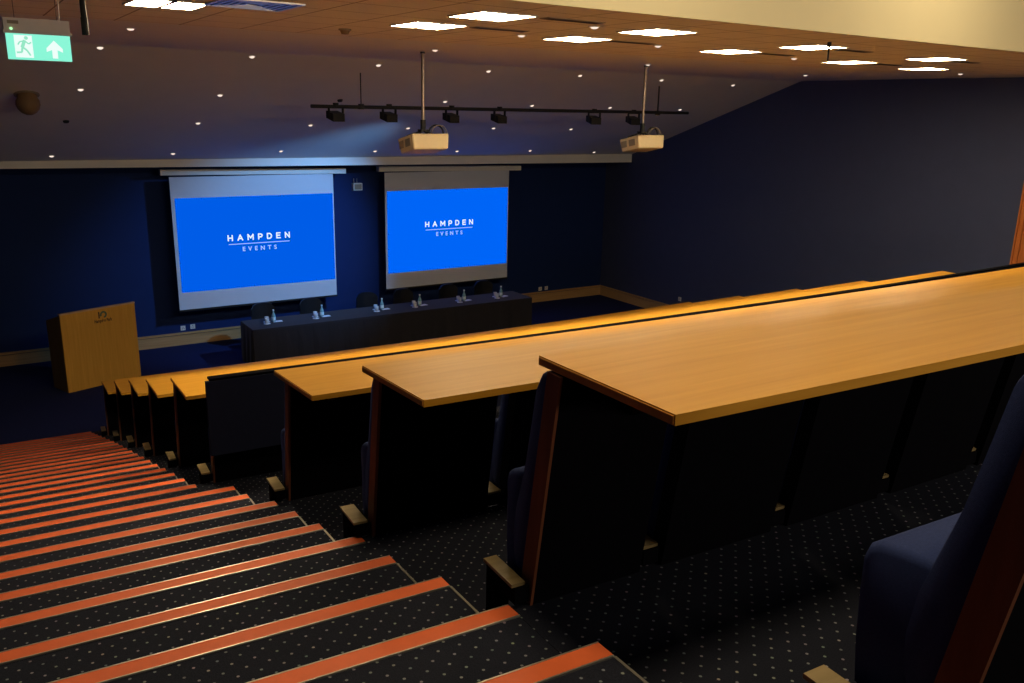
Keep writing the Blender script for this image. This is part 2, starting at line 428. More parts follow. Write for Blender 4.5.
# ------------------------------------------------------------------ staircase
XS = XL + 0.004
XR = {4: .02, 5: .04, 6: .06, 7: .02, 8: .045, 3: .05}
for k in range(9, 28): XR[k] = min(.0, -.1 + (k - 9) * .0085)
stair = thing('staircase', 'carpeted aisle staircase with orange nosing strips descending towards the lectern', 'staircase', (-1.2, 5.0, FZ))
off = Vector((1.2, -5.0, -FZ))
def shift(bm): bmesh.ops.translate(bm, verts=bm.verts[:], vec=off)
for k in range(-3, 28):
    z = -k * R; y1 = k * T; y0 = y1 - T
    if k == -3: y0 = YB + 0.7
    xr = XR.get(k, 0.0)
    xs = min(xr, -.1 if k > 8 else 0.0) if k % 3 == 0 else xr
    # keep the raised treads clear of the tier beside them
    bm = B(); rowbox(bm, XS, xs - (0.001 if k % 3 == 0 else 0), y0, y1, FZ, z); shift(bm)
    st = link('step', bm, CARPET, stair)
    bm = B(); rowbox(bm, XS, xr, y1 - 0.052, y1 + 0.004, z - 0.03, z + 0.004); shift(bm)
    ns = link('nosing', bm, NOSE, st); ns['label'] = 'orange rubber nosing strip'
    bm = B()
    rowbox(bm, XS, xr, y1 - 0.0565, y1 - 0.052, z - 0.001, z + 0.005); rowbox(bm, XS, xr, y1 + 0.004, y1 + 0.008, z - 0.03, z + 0.005); shift(bm)
    link('metal_edging', bm, ALU, ns)['label'] = 'thin metal edging beside the nosing'
    if k % 3 != 0 and k > -3:
        bm = B(); rowbox(bm, xr - 0.004, xr + 0.004, y0 + 0.01, y1 - 0.057, z - 0.02, z + 0.003); shift(bm)
        link('side_edging', bm, ALU, st)['label'] = 'thin metal strip along the open side of the tread'

# ------------------------------------------------------------------ seats
H = 3 * R                                       # seats stand on the tier in front of their row line
CW, PITCH = 0.475, 0.556
def fl(z): return 0.040 - 0.158 * (z + 0.02)    # front face of the backrest shell
def make_seat(fat=False, end=True):
    t = thing('tip_up_seat', '', 'seat')
    up = lambda pts: [(y, z + H) for y, z in pts]
    bm = B(); zb, ztp = -0.06, 0.716
    prism_x(bm, up([(fl(zb), zb), (fl(ztp), ztp), (fl(ztp) - 0.056, ztp), (fl(zb) - 0.058, zb)]), 0.0, CW)
    link('back_shell', bm, SHELL, t, bevel=0.003)
    if end:
        bm = B()
        prism_x(bm, up([(fl(zb) + .003, zb), (fl(ztp) + .003, ztp), (fl(ztp) - 0.058, ztp), (fl(zb) - 0.060, zb)]), -0.011, 0.0)
        link('side_trim', bm, STAIN, t, bevel=0.002)['label'] = 'reddish timber edge of the seat back'
    prof = [(fl(.06), .06), (fl(.06) + .040, .062), (fl(.10) + .062, .10), (fl(.16) + .078, .16), (fl(.24) + .082, .24), (fl(.33) + .074, .33), (fl(.44) + .058, .44),
            (fl(.56) + .050, .56), (fl(.66) + .046, .66), (fl(.70) + .030, .70), (fl(.71), .712)]
    th = 0.006 if fat else 0.016
    prof = [(y + (th if 0 < i < len(prof) - 1 else 0), z) for i, (y, z) in enumerate(prof)]
    bm = B(); puff_x(bm, up(prof), 0.004, CW - 0.004, 0.02)
    link('back_cushion', bm, FABRIC, t, smooth=True)['label'] = 'navy upholstered backrest'
    f = 0.050 if fat else 0.006
    tz = 0.008 if fat else 0.065
    prof = [(.095, .010), (.128 + f, .014), (.140 + f, .10), (.148 + f, .20), (.147 + f, .262 + tz), (.139 + f, .284 + tz), (.118 + f, .298 + tz), (.09 + f * .5, .306 + tz), (.05, .308 + tz), (.042, .27), (.06, .14)]
    bm = B(); puff_x(bm, up(prof), 0.006, CW - 0.006, 0.016)
    link('seat_cushion', bm, FABRIC, t, smooth=True)['label'] = 'navy seat cushion tipped up'
    bm = B(); g = 0.06 if fat else 0.0
    zc_ = H - .035 if fat else H
    box(bm, -0.072, -0.014, -0.02, 0.150 + g, zc_ + 0.015, zc_ + 0.066)
    box(bm, -0.072, -0.014, 0.095 + g, 0.150 + g, 0.0, zc_ + 0.03)
    box(bm, -0.065, -0.002, 0.075 + g, 0.21 + g, 0.0, 0.012)
    link('side_frame', bm, SHELL, t, bevel=0.003)
    bm = B(); box(bm, -0.080, -0.026 if end else -0.010, -0.012, 0.158 + g, zc_ + 0.066, zc_ + 0.076)
    link('arm_cap', bm, CAP, t, bevel=0.003)['label'] = 'pale timber cap on the side frame'
    return t

ORD = ['first', 'second', 'third', 'fourth', 'fifth', 'sixth', 'seventh', 'eighth', 'ninth', 'tenth']
ROWNAME = {-1: 'the row at the bottom right corner', 0: 'the nearest row with a desk', 1: 'the second row from the camera', 2: 'the third row from the camera',
           3: 'the folded-desk row', 4: 'the row in front of the folded desk', 5: 'the fourth row from the stage', 6: 'the third row from the stage',
           7: 'the second row from the stage', 8: 'the row closest to the stage'}
def row_origin(m, x):
    return (x, 3 * m * T + ROW_DY[m] + row_y(x), -3 * (m + 1) * R)
proto = make_seat(False, True); inner = make_seat(False, False); fatp = make_seat(True, True)
counts = {-1: 1, 0: 5, 1: 3, 2: 2, 3: 2, 4: 1, 5: 1, 6: 1, 7: 1, 8: 1}
usedp = set(); FW = {0: 0.81, 1: 1.10}
for m in sorted(counts):
    for j in range(counts[m]):
        src = fatp if m == -1 else (proto if j == 0 else inner)
        if src.name in usedp: t = copy_tree(src); t.scale = (1, 1, 1)
        else: t = src; usedp.add(src.name)
        o = row_origin(m, DX + 0.018 + ROW_DX[m] + SEAT_DX.get(m, 0) + PITCH * j + (FIRST.get(m, 0) if j else 0))
        t.location = o; t.rotation_euler = (0, 0, -TH + 2 * BOW * o[0])
        if j == 0: t.scale = (FW.get(m, 1.0), 1, 1)
        w = ROWNAME[m]
        if m == -1: lab = 'large navy seat with thick cushion at the bottom right corner'
        elif j == 0: lab = 'navy tip-up seat at the stair end of ' + w
        else: lab = 'navy tip-up seat, %s from the stairs in %s' % (ORD[j], w)
        t['label'] = lab; t['group'] = 'tip-up seats along the rows'

# ------------------------------------------------------------------ desks
def make_desk(m, label):
    y = 3 * m * T + ROW_DY[m] + DA; z = -3 * m * R + DH
    dw = ROW_DW.get(m, DW)
    o = (DX + ROW_DX[m], y - DX * TAN, z - 0.026)
    t = thing('desk', label, 'desk', o, 0, 'long beech desks of the seat rows')
    L = ROW_END - DX
    bm = B(); rowbox(bm, 0, L, -dw, 0, 0.0, 0.026)
    for v in bm.verts:
        if v.co.x < .01 and v.co.y < -.2: v.co.x += SKEW.get(m, 0)
    link('worktop', bm, BEECH, t, bevel=0.005, seg=2)
    bm = B(); rowbox(bm, -0.0035, 0.0, -dw + .004, -0.004, 0.003, 0.022)
    for v in bm.verts:
        if v.co.y < -.2: v.co.x += SKEW.get(m, 0)
    link('edge_band', bm, BEECH_EDGE, t)
    for j in range(0, 5 if m < 3 else 1):
        x = 0.25 + PITCH * j
        bm = B()
        yb = fl(.6) - .068 - DA
        prism_x(bm, [(yb + .008, 0.0), (-dw + 0.16, 0.0), (-dw + 0.16, -0.025), (yb + .008 + 0.016, -0.16)], x, x + 0.03)
        bmesh.ops.translate(bm, verts=bm.verts[:], vec=(0, row_y(x), 0))
        link('support_bracket', bm, BLACKM, t)
    return t
DLAB = {0: 'long beech desk, nearest to the camera and lying highest', 1: 'long beech desk directly below the nearest desk', 2: 'long beech desk just behind the folded-down navy desk panel',
        4: 'long beech desk just in front of the folded-down navy desk panel', 5: 'narrow-looking beech desk end, fourth from the stage',
        6: 'narrow-looking beech desk end, third from the stage', 7: 'narrow-looking beech desk end, second from the stage', 8: 'beech desk closest to the stage beside the lectern'}
for m in (0, 1, 2, 4, 5, 6, 7, 8): make_desk(m, DLAB[m])

# the fourth row's desk hangs folded down, its navy underside towards the stairs
m = 3
y = 3 * m * T + ROW_DY[m]; z = -3 * m * R + DH
t = thing('folding_desk', 'navy underside of a folded-down desk hanging behind a seat row', 'desk', (DX + ROW_DX[3] + .005, y - DX * TAN, z - 0.528))
L = ROW_END - DX
ya = fl(.72) - .06
bm = B()
rowbox(bm, -0.034, L, ya - 0.040, ya - 0.008, 0.035, 0.53)
link('folded_leaf', bm, NAVYLAM, t, bevel=0.015, seg=4)
bm = B(); rowbox(bm, -0.01, L, ya - 0.034, ya + 0.03, 0.532, 0.546)
link('hinge_rail', bm, SHELL, t, bevel=0.005)

# ------------------------------------------------------------------ screens
YS = 15.05
def screen(name, label, x0, x1, zt, zb, bx0, bx1, bz1, bz0, cx0, cx1, cz0, cz1, mat, dx=0.0, dz=0.0):
    cx = (x0 + x1) / 2
    t = thing(name, label, 'projection screen', (cx, YS, zb), 0, 'projection screens on the front wall')
    lx = lambda x: x - cx
    lz = lambda z: z - zb
    bm = B(); box(bm, lx(x0), lx(x1), 0, 0.006, 0, lz(zt)); link('screen_fabric', bm, SCREENF, t)
    bm = B(); box(bm, lx(bx0), lx(bx1), -0.004, -0.001, lz(bz0), lz(bz1)); im = link('projected_image', bm, mat, t)
    bm = B(); e = .028
    hexa(bm, [(lx(cx0), -.05, lz(cz0) + e), (lx(cx1), -.05, lz(cz0) - e * .4), (lx(cx1), .09, lz(cz0) - e * .4), (lx(cx0), .09, lz(cz0) + e), (lx(cx0), -.05, lz(cz1) + e), (lx(cx1), -.05, lz(cz1) - e * .4), (lx(cx1), .09, lz(cz1) - e * .4), (lx(cx0), .09, lz(cz1) + e)]); link('casing', bm, WHITEP, t, bevel=0.008)
    bm = B(); box(bm, lx(x0) - .01, lx(x1) + .01, -0.012, 0.018, -0.035, 0.0); link('bottom_bar', bm, BLACKM, t, bevel=0.005)
    bm = B()
    for x in (cx0 + .25, cx1 - .25): box(bm, lx(x) - .03, lx(x) + .03, 0.05, YW - YS - .002, lz(cz1) - .05, lz(cz1) - .01)
    link('wall_bracket', bm, BLACKM, t)
    W = bx1 - bx0; mx = (bx0 + bx1) / 2; mz = (bz0 + bz1) / 2
    fx = Matrix.Rotation(PI / 2, 4, 'X')
    a = stroke_text('title_lettering', 'HAMPDEN', W * 0.400, 0.122, WHITE_E, im, .25)
    a.location = (lx(mx) + dx, -0.006, lz(mz) + 0.107 + dz); a.rotation_euler = (PI / 2, 0, 0)
    b = text_mesh('subtitle_lettering', 'EVENTS', 0.118, WHITE_E2, im, 0.001, 0.002, 2.0, width=W * 0.218)
    b.location = (lx(mx) + dx, -0.006, lz(mz) - 0.120 + dz); b.rotation_euler = (PI / 2, 0, 0)
    bm = B(); box(bm, lx(mx) + dx - W * .196, lx(mx) + dx + W * .196, -0.007, -0.005, lz(mz) - .023 + dz, lz(mz) - .011 + dz)
    link('underline', bm, WHITE_E2, im)
    return t
screen('projection_screen', 'left projection screen showing blue event title, nearest to the lectern', 2.14, 5.31, 0.02, -2.495, 2.205, 5.288, -0.372, -2.158, 1.99, 5.575, 0.032, 0.135, BLUE_L, -0.006, -0.01)
screen('projection_screen', 'right projection screen showing blue event title, nearest to the right wall', 6.452, 9.563, 0.015, -2.484, 6.498, 9.536, -0.376, -2.145, 6.306, 9.86, 0.015, 0.12, BLUE_R, -0.01, 0.030)

# wall speaker box between the screens
t = thing('wall_control_box', 'small pale control box on the blue wall between the screens', 'control box', (5.99, YW, -0.37))
bm = B(); box(bm, -0.10, 0.10, -0.09, 0, 0.0, 0.15); link('case', bm, WHITEP, t, bevel=0.01)
bm = B(); box(bm, -0.075, 0.085, -0.093, -0.09, 0.02, 0.13); link('grille', bm, GREYV, t)
for x in (-0.07, 0.0):
    bm = B(); tube(bm, (x, -0.04, 0.15), (x, -0.04, 0.25), 0.006, 8); link('antenna', bm, ALU, t)

# wall sockets
def socket(name, x, z, label, right=False):
    if right: t = thing(name, label, 'socket', (XW, x, z), -PI / 2, 'wall sockets')
    else: t = thing(name, label, 'socket', (x, YW, z), 0, 'wall sockets')
    bm = B(); box(bm, -0.045, 0.045, -0.012, 0, -0.045, 0.045); link('face_plate', bm, WHITEP, t, bevel=0.004)
    bm = B()
    for dx, dz in ((0, .018), (-.016, -.012), (.016, -.012)): box(bm, dx - .006, dx + .006, -0.0135, -0.011, dz - .008, dz + .008)
    link('socket_slots', bm, BLACK, t)
socket('wall_socket', 2.255, -2.956, 'white wall socket below the left screen, left of its pair')
socket('wall_socket', 2.44, -2.946, 'white wall socket below the left screen, right of its pair')
socket('wall_socket', 10.826, -2.966, 'white wall socket above the skirting right of the table, left of its pair')
socket('wall_socket', 11.01, -2.962, 'white wall socket above the skirting right of the table, right of its pair')
socket('wall_socket', 12.50, -2.836, 'small wall socket low on the right wall', True)

# ------------------------------------------------------------------ lectern
Y0 = Vector((-0.06, 13.306)); X1 = Vector((1.127, 13.739)); W = (X1 - Y0).length
t = thing('lectern', 'wide wooden lectern with small dark emblem standing left of the table', 'lectern', (Y0.x + .02, Y0.y, FZ), math.atan2((X1 - Y0).y, (X1 - Y0).x))
HL = 1.31; D = 0.50
bm = B(); box(bm, 0, W, 0, 0.03, 0.0, HL); link('front_panel', bm, OAK_V, t, bevel=0.003)
bm = B(); box(bm, -0.012, W + .004, -0.012, 0.045, HL, HL + 0.022); link('top_edge', bm, OAK_PALE, t, bevel=0.004)
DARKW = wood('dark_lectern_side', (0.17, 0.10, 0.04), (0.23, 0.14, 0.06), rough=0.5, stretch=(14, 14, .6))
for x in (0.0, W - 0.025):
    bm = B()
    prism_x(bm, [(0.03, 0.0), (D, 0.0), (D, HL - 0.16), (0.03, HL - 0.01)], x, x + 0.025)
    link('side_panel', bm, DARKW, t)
bm = B(); hexa(bm, [(0.025, .03, HL - .06), (W - .025, .03, HL - .06), (W - .025, D, HL - .20), (0.025, D, HL - .20),
                    (0.025, .03, HL - .035), (W - .025, .03, HL - .035), (W - .025, D, HL - .175), (0.025, D, HL - .175)])
link('reading_top', bm, OAK_V, t)
bm = B(); box(bm, 0.025, W - .025, .05, D - .02, .45, .47); link('shelf', bm, OAK_V, t)
em = B(); ex, ez = W * 0.56, HL - 0.105
box(em, ex - .085, ex - .065, -0.003, 0.0, ez - .055, ez + .055); link('emblem_bar', em, INK, t)
em = B()
for a in range(10):
    a0, a1 = -PI * .45 + a * PI * .16, -PI * .45 + (a + 1) * PI * .16
    p = lambda r, q: (ex + .0 + r * math.cos(q), -0.003, ez + r * math.sin(q))
    quad(em, p(.03, a0), p(.062, a0), p(.062, a1), p(.03, a1))
link('emblem_swirl', em, TEALINK, t)
w = text_mesh('wordmark', 'Hampden Park', 0.075, INK, t, 0.0008, 0.002, 1.0, width=0.30)
w.location = (ex - .01, -0.003, ez - 0.105); w.rotation_euler = (PI / 2, 0, 0)

# ------------------------------------------------------------------ conference table with cloth
ZT = 0.74
TX0, TX1, TY0, TY1 = 2.98, 9.00, 13.15, 13.93
t = thing('conference_table', 'long table under a black cloth in front of the screens', 'table', ((TX0 + TX1) / 2, (TY0 + TY1) / 2, FZ))
bm = B()
hx, hy = (TX1 - TX0) / 2, (TY1 - TY0) / 2
def ring(z, grow, amp):
    pts = []
    def side(ax, ay, bx_, by_, n, nx, ny):
        for i in range(n):
            f = i / n
            wv = amp * (0.5 + 0.5 * math.sin(f * n * 1.9 + ax)) * min(1, 6 * f, 6 * (1 - f) + .2)
            pts.append((ax + (bx_ - ax) * f + nx * (grow + wv), ay + (by_ - ay) * f + ny * (grow + wv), z))
    side(-hx, -hy, hx, -hy, 60, 0, -1); side(hx, -hy, hx, hy, 10, 1, 0); side(hx, hy, -hx, hy, 60, 0, 1); side(-hx, hy, -hx, -hy, 10, -1, 0)
    return [bm.verts.new(p) for p in pts]
rs = [ring(ZT, 0, 0), ring(ZT - .03, .008, .004), ring(0.4, .015, .02), ring(0.012, .02, .035)]
for a, b in zip(rs, rs[1:]):
    for i in range(len(a)): bm.faces.new([a[i], a[(i + 1) % len(a)], b[(i + 1) % len(a)], b[i]])
bm.faces.new(rs[0])
link('tablecloth', bm, CLOTH, t)
for sx in (-1, 1):
    for sy in (-1, 1):
        bm = B(); tube(bm, (sx * (hx - .1), sy * (hy - .1), 0), (sx * (hx - .1), sy * (hy - .1), ZT - .03), .02); link('leg', bm, BLACKM, t)
bm = B(); box(bm, -hx + .01, hx - .01, -hy + .01, hy - .01, ZT - .03, ZT - .003); link('tabletop', bm, BLACK, t)

# bottles, tumblers, coasters and notes on the table
def mk_bottle():
    t = thing('water_bottle', '', 'bottle')
    bm = B(); lathe(bm, [(0, 0), (.036, 0), (.039, .01), (.039, .12), (.034, .15), (.018, .185), (.014, .205), (.014, .235), (0, .235)]); link('bottle_body', bm, BOTTLE, t, smooth=True)
    bm = B(); lathe(bm, [(.0396, .03), (.0402, .032), (.0402, .10), (.0396, .102)]); link('label_band', bm, LABELM, t, smooth=True)
    bm = B(); lathe(bm, [(0, .2352), (.018, .2352), (.018, .262), (0, .262)]); link('cap', bm, CAPM, t)
    return t
def mk_tumbler():
    bm = B(); lathe(bm, [(0, 0.0), (.032, 0.0), (.038, .095), (.0355, .095), (.030, .008), (0, .008)]); return link('tumbler', bm, TUMBLER, None, smooth=True)
def mk_coaster():
    bm = B(); lathe(bm, [(0, 0), (.062, 0), (.062, .003), (0, .003)], 24); return link('coaster', bm, PAPER, None)
def mk_note():
    bm = B(); box(bm, -.085, .085, -.055, .055, 0, .004); return link('note_pad', bm, PAPER, None)
bot, tum, coa, note = mk_bottle(), mk_tumbler(), mk_coaster(), mk_note()
spots = [(3.50, 13.60), (4.43, 13.58), (5.69, 13.60), (6.52, 13.58), (7.55, 13.56), (8.46, 13.55)]
nth = ['leftmost', 'second from left', 'third from left', 'third from right', 'second from right', 'rightmost']
ZTOP = FZ + ZT
first = True
for i, (x, y) in enumerate(spots):
    n = nth[i]
    def use(o):
        return o if i == 0 else copy_tree(o)
    b = use(bot); b.scale = (.95, .95, .86); b.location = (x, y, ZTOP + .004 + .0005); tag(b, 'aqua glass water bottle on the black table, %s of six' % n, 'bottle', 'water bottles on the table')
    nd = use(note); nd.location = (x + .07, y - .01, ZTOP); nd.rotation_euler = (0, 0, -.1 + .07 * i); tag(nd, 'white note card under the water bottle, %s of six' % n, 'note card', 'note cards on the table')
    for q, (dx, dy, w) in enumerate(((-.155, -.10, 'front'), (-.12, .04, 'rear'))):
        c = coa if (i == 0 and q == 0) else copy_tree(coa)
        c.location = (x + dx, y + dy, ZTOP); tag(c, 'white coaster under the %s tumbler of the %s pair' % (w, n), 'coaster', 'coasters on the table')
        g = tum if (i == 0 and q == 0) else copy_tree(tum)
        g.location = (x + dx, y + dy, ZTOP + .0035); tag(g, 'clear %s tumbler of the %s pair on the table' % (w, n), 'tumbler', 'tumblers on the table')

# chairs behind the table
def mk_chair():
    t = thing('conference_chair', '', 'chair')
    bm = B(); box(bm, -.23, .23, -.21, .22, .43, .50); link('seat', bm, BLACK, t, bevel=.02)
    bm = B()
    n = 10; fr = []; bk = []
    for i in range(n + 1):
        a = -1 + 2 * i / n
        y = .21 - .05 * (1 - a * a) * -1
        top = .915 - .10 * a ** 4
        fr.append((a * .23, y, top)); 
    vf = [bm.verts.new((x, y - .02, z)) for x, y, z in fr]; vb = [bm.verts.new((x, y + .02, z)) for x, y, z in fr]
    lf = [bm.verts.new((x, y - .02, .56)) for x, y, z in fr]; lb = [bm.verts.new((x, y + .02, .56)) for x, y, z in fr]
    for i in range(n):
        bm.faces.new([lf[i], lf[i + 1], vf[i + 1], vf[i]]); bm.faces.new([lb[i + 1], lb[i], vb[i], vb[i + 1]])
        bm.faces.new([vf[i], vf[i + 1], vb[i + 1], vb[i]]); bm.faces.new([lf[i + 1], lf[i], lb[i], lb[i + 1]])
    bm.faces.new([lf[0], vf[0], vb[0], lb[0]]); bm.faces.new([lf[n], lb[n], vb[n], vf[n]])
    link('backrest', bm, BLACK, t)
    for sx in (-1, 1):
        bm = B(); tube(bm, (sx * .21, -.19, 0), (sx * .20, -.17, .44), .012); link('leg', bm, BLACKM, t)
        bm = B(); path_tube(bm, [(sx * .21, .26, 0), (sx * .20, .20, .44), (sx * .20, .25, .62)], .012); link('leg', bm, BLACKM, t)
    return t
cp = mk_chair()
for i, x in enumerate((3.56, 4.53, 5.73, 6.56, 7.66, 8.55)):
    c = cp if i == 0 else copy_tree(cp)
    c.location = (x, 14.24, FZ); c.rotation_euler = (0, 0, .03 * math.sin(i * 2.1))
    tag(c, 'black chair with curved back behind the table, %s of six' % nth[i], 'chair', 'chairs behind the table')

# ------------------------------------------------------------------ projectors
def mk_projector():
    t = thing('projector', '', 'projector')
    tilt = Matrix.Translation((0, 0, .16)) @ Matrix.Rotation(-.20, 4, 'X') @ Matrix.Translation((0, 0, -.16))
    def pl(name, bm, mat, **k):
        bmesh.ops.transform(bm, matrix=tilt, verts=bm.verts[:])
        return link(name, bm, mat, t, **k)
    bm = B(); box(bm, -.25, .25, -.21, .21, -.02, .165)
    for v in bm.verts:
        if v.co.z < .01: v.co.x *= .93; v.co.y *= .90
    pl('case', bm, IVORY, bevel=.022, seg=4)
    bm = B(); box(bm, -.250, -.2465, -.13, .0, .035, .125)
    pl('side_vent', bm, GREYV)
    bm = B(); box(bm, -.250, -.2465, .05, .17, .035, .125); pl('side_vent', bm, GREYV)
    bm = B(); tube(bm, (-.06, .20, .085), (-.06, .28, .085), .052, 20); pl('lens_barrel', bm, BLACKM)
    bm = B(); lathe(bm, [(0, .012), (.028, .008), (.043, 0)], 20); bmesh.ops.transform(bm, matrix=Matrix.Translation((-.06, .281, .085)) @ Matrix.Rotation(-PI / 2, 4, 'X'), verts=bm.verts[:]); pl('lens', bm, LENS, smooth=True)
    bm = B()
    for x in (-.16, .16):
        tube(bm, (x, .12, .16), (0, 0, .235), .010, 8); tube(bm, (x, -.12, .16), (0, 0, .235), .010, 8)
    box(bm, -.05, .05, -.05, .05, .225, .245)
    link('mount_arm', bm, BLACKM, t)
    bm = B(); tube(bm, (0, 0, .24), (0, 0, .36), .033, 14); link('pole_collar', bm, BLACKM, t)
    bm = B(); tube(bm, (0, 0, .34), (0, 0, ZC - PZ), .020, 14); link('drop_pole', bm, STEEL, t, smooth=False)
    bm = B(); tube(bm, (0, 0, ZC - PZ - .02), (0, 0, ZC - PZ - .001), .028, 20); link('ceiling_plate', bm, BLACKM, t)
    bm = B(); path_tube(bm, [(.05 + .10 * (1 - math.cos(a)), -.05, .20 + .10 * math.sin(a)) for a in [PI * i / 10 for i in range(11)]], .011, 8)
    link('cable_loop', bm, BLACKM, t)
    bm = B(); path_tube(bm, [(.06 + .115 * (1 - math.cos(a)), -.08, .17 + .13 * math.sin(a)) for a in [PI * i / 10 for i in range(11)]], .006, 8)
    link('cable_loop', bm, GREYV, t)['label'] = 'thin grey cable loop above the projector'
    return t
PZ = 0.86
p1 = mk_projector(); p1.location = (3.69, 7.8, PZ)
tag(p1, 'ivory ceiling projector on a pole, the nearer one in front of the right screen', 'projector', 'ceiling projectors')
p2 = copy_tree(p1); p2.location = (7.23, 7.85, PZ - .01); p2.rotation_euler = (0, 0, .0)
for c in p2.children:
    if c.name.startswith(('drop_pole', 'ceiling_plate')): c.location.z += .01
tag(p2, 'ivory ceiling projector on a pole, farther one beside the right wall', 'projector', 'ceiling projectors')

# ------------------------------------------------------------------ lighting bar
def slope_z(y): return ZC + sl * max(0.0, y - YRIDGE)
YBAR, ZBAR = 10.2, 1.352
t = thing('lighting_bar', 'long black lighting bar hung on two rods below the sloped ceiling', 'lighting bar', (6.757, YBAR, ZBAR))
bm = B(); tube(bm, (-3.603, 0, -.006), (3.603, 0, .012), .026, 14); link('bar_tube', bm, BLACKM, t)
for x in (-2.85, 2.86):
    bm = B(); tube(bm, (x, 0, .02), (x, 0, slope_z(YBAR) - ZBAR), .009 if x < 0 else .014, 8); link('hanging_rod', bm, BLACKM, t)
    bm = B(); box(bm, x - .03, x + .03, -.035, .035, -.035, .04); link('rod_clamp', bm, BLACKM, t, bevel=.006)
def mk_flood():
    t = thing('stage_light', '', 'stage light')
    bm = B(); hexa(bm, [(-.10, -.07, -.20), (.10, -.07, -.20), (.10, .10, -.15), (-.10, .10, -.15), (-.10, -.07, -.09), (.10, -.07, -.09), (.10, .10, -.05), (-.10, .10, -.05)])
    link('lamp_housing', bm, BLACKM, t, bevel=.012)
    bm = B(); box(bm, -.125, -.113, -.02, .02, -.16, .0); box(bm, .113, .125, -.02, .02, -.16, .0); box(bm, -.125, .125, -.02, .02, -.012, .0); link('yoke', bm, BLACKM, t)
    bm = B(); box(bm, -.028, .028, -.03, .03, -.002, .06); link('hook_clamp', bm, BLACKM, t, bevel=.006)
    bm = B(); box(bm, -.085, .085, .100, .106, -.14, -.06); link('front_glass', bm, LENS, t)
    return t
fp = mk_flood()
FX = [3.52, 4.35, 5.40, 6.27, 8.18, 9.06]
for i, x in enumerate(FX):
    f = fp if i == 0 else copy_tree(fp)
    f.location = (x, YBAR, ZBAR - .012); f.rotation_euler = (0, 0, .25 if i < 4 else -.05)
    tag(f, 'black stage light on the lighting bar, %s of six' % nth[i], 'stage light', 'stage lights on the bar')

# ------------------------------------------------------------------ ceiling lights
def mk_panel():
    t = thing('ceiling_light', '', 'ceiling light')
    bm = B()
    hx, hy = .230, .240
    for a in ((-hx, -hx + .012, -hy, hy), (hx - .012, hx, -hy, hy), (-hx, hx, -hy, -hy + .012), (-hx, hx, hy - .012, hy), (-.017, .017, -hy, hy)):
        box(bm, a[0], a[1], a[2], a[3], -0.010, 0.0)
    link('frame', bm, WHITEP, t)
    bm = B(); box(bm, -hx + .012, -.017, -hy + .012, hy - .012, -0.006, -0.001); link('diffuser', bm, PANEL_E, t)
    bm = B(); box(bm, .017, hx - .012, -hy + .012, hy - .012, -0.006, -0.001); link('diffuser', bm, PANEL_E, t)
    return t
pp = mk_panel()
LP = [(0.16, 4.62, 0), (2.16, 4.68, 0), (3.77, 4.85, 0), (5.83, 4.93, 0), (8.08, 5.13, 0), (9.84, 5.29, 0), (2.16, 3.70, 1), (3.79, 3.79, 1), (5.87, 3.91, 1), (8.10, 4.04, 1)]
cnt = [0, 0]
for i, (x, y, r) in enumerate(LP):
    p = pp if i == 0 else copy_tree(pp)
    p.location = (x, y, ZC); p.rotation_euler = (0, 0, 0.03)
    k = cnt[r]; cnt[r] += 1
    tag(p, 'square white ceiling light panel, %s from left in the row %s the bulkhead' % (ORD[k], 'nearest' if r else 'farther from'), 'ceiling light', 'square ceiling light panels')
# slot vents beside the panels
vp = thing('slot_vent', '', 'vent')
bm = B(); box(bm, -.26, .26, -.06, .06, -0.006, 0.0); link('vent_frame', bm, GREYV, vp)
bm = B(); box(bm, -.25, .25, -.05, .05, -0.008, -0.006); link('vent_slot', bm, DARKV, vp)
for i, (x, y, w) in enumerate(((2.76, 4.56, 'second panel of the front row'), (2.76, 3.55, 'first panel of the bulkhead row'), (4.38, 4.80, 'third panel of the front row'), (6.5, 4.9, 'fourth panel of the front row'), (6.5, 3.93, 'third panel of the bulkhead row'), (8.75, 5.1, 'fifth panel of the front row'), (8.75, 4.1, 'fourth panel of the bulkhead row'))):
    v = vp if i == 0 else copy_tree(vp)
    v.location = (x, y, ZC); v.rotation_euler = (0, 0, .03)
    tag(v, 'dark slot vent in the tiled ceiling right of the ' + w, 'vent', 'slot vents in the tiled ceiling')

# recessed downlights
def mk_down():
    t = thing('downlight', '', 'downlight')
    bm = B(); lathe(bm, [(.036, -.001), (.036, -.006), (.052, -.004), (.054, 0)], 20); link('trim_ring', bm, WHITEP, t, smooth=True)
    bm = B(); lathe(bm, [(0, -.020), (.022, -.016), (.035, -.004), (.035, -.0005), (0, -.0005)], 20); link('lamp', bm, DOWN_E, t)
    return t
SLOPE_D = [[(0.453, 9.782), (2.252, 9.82), (4.054, 9.893), (5.881, 9.915), (7.627, 9.916), (9.422, 9.938), (11.268, 10.01)],
           [(0.362, 11.174), (2.18, 11.241), (5.857, 11.265), (7.663, 11.351), (9.448, 11.354), (11.258, 11.369)],
           [(2.135, 12.491), (3.977, 12.539), (5.848, 12.657), (7.639, 12.619), (9.502, 12.643)],
           [(0.19, 14.217), (2.059, 14.134), (3.932, 14.032), (5.819, 14.079), (7.68, 14.125), (9.512, 14.133), (11.417, 14.30)]]
FLAT_D = [[(.34, 7.056), (3.647, 7.403), (7.105, 7.668), (10.683, 7.895)], [(3.206, 4.918), (4.819, 4.924), (7.116, 5.166), (11.286, 5.632)], [(3.167, 3.819)]]
dp = mk_down(); usedd = False
rn = ['uppermost row of the sloped ceiling', 'second row of the sloped ceiling', 'third row of the sloped ceiling', 'lowest row of the sloped ceiling']
fn = ['plaster strip before the slope', 'tiled ceiling between the light panels', 'tiled ceiling near the bulkhead']
ang = math.atan(sl)
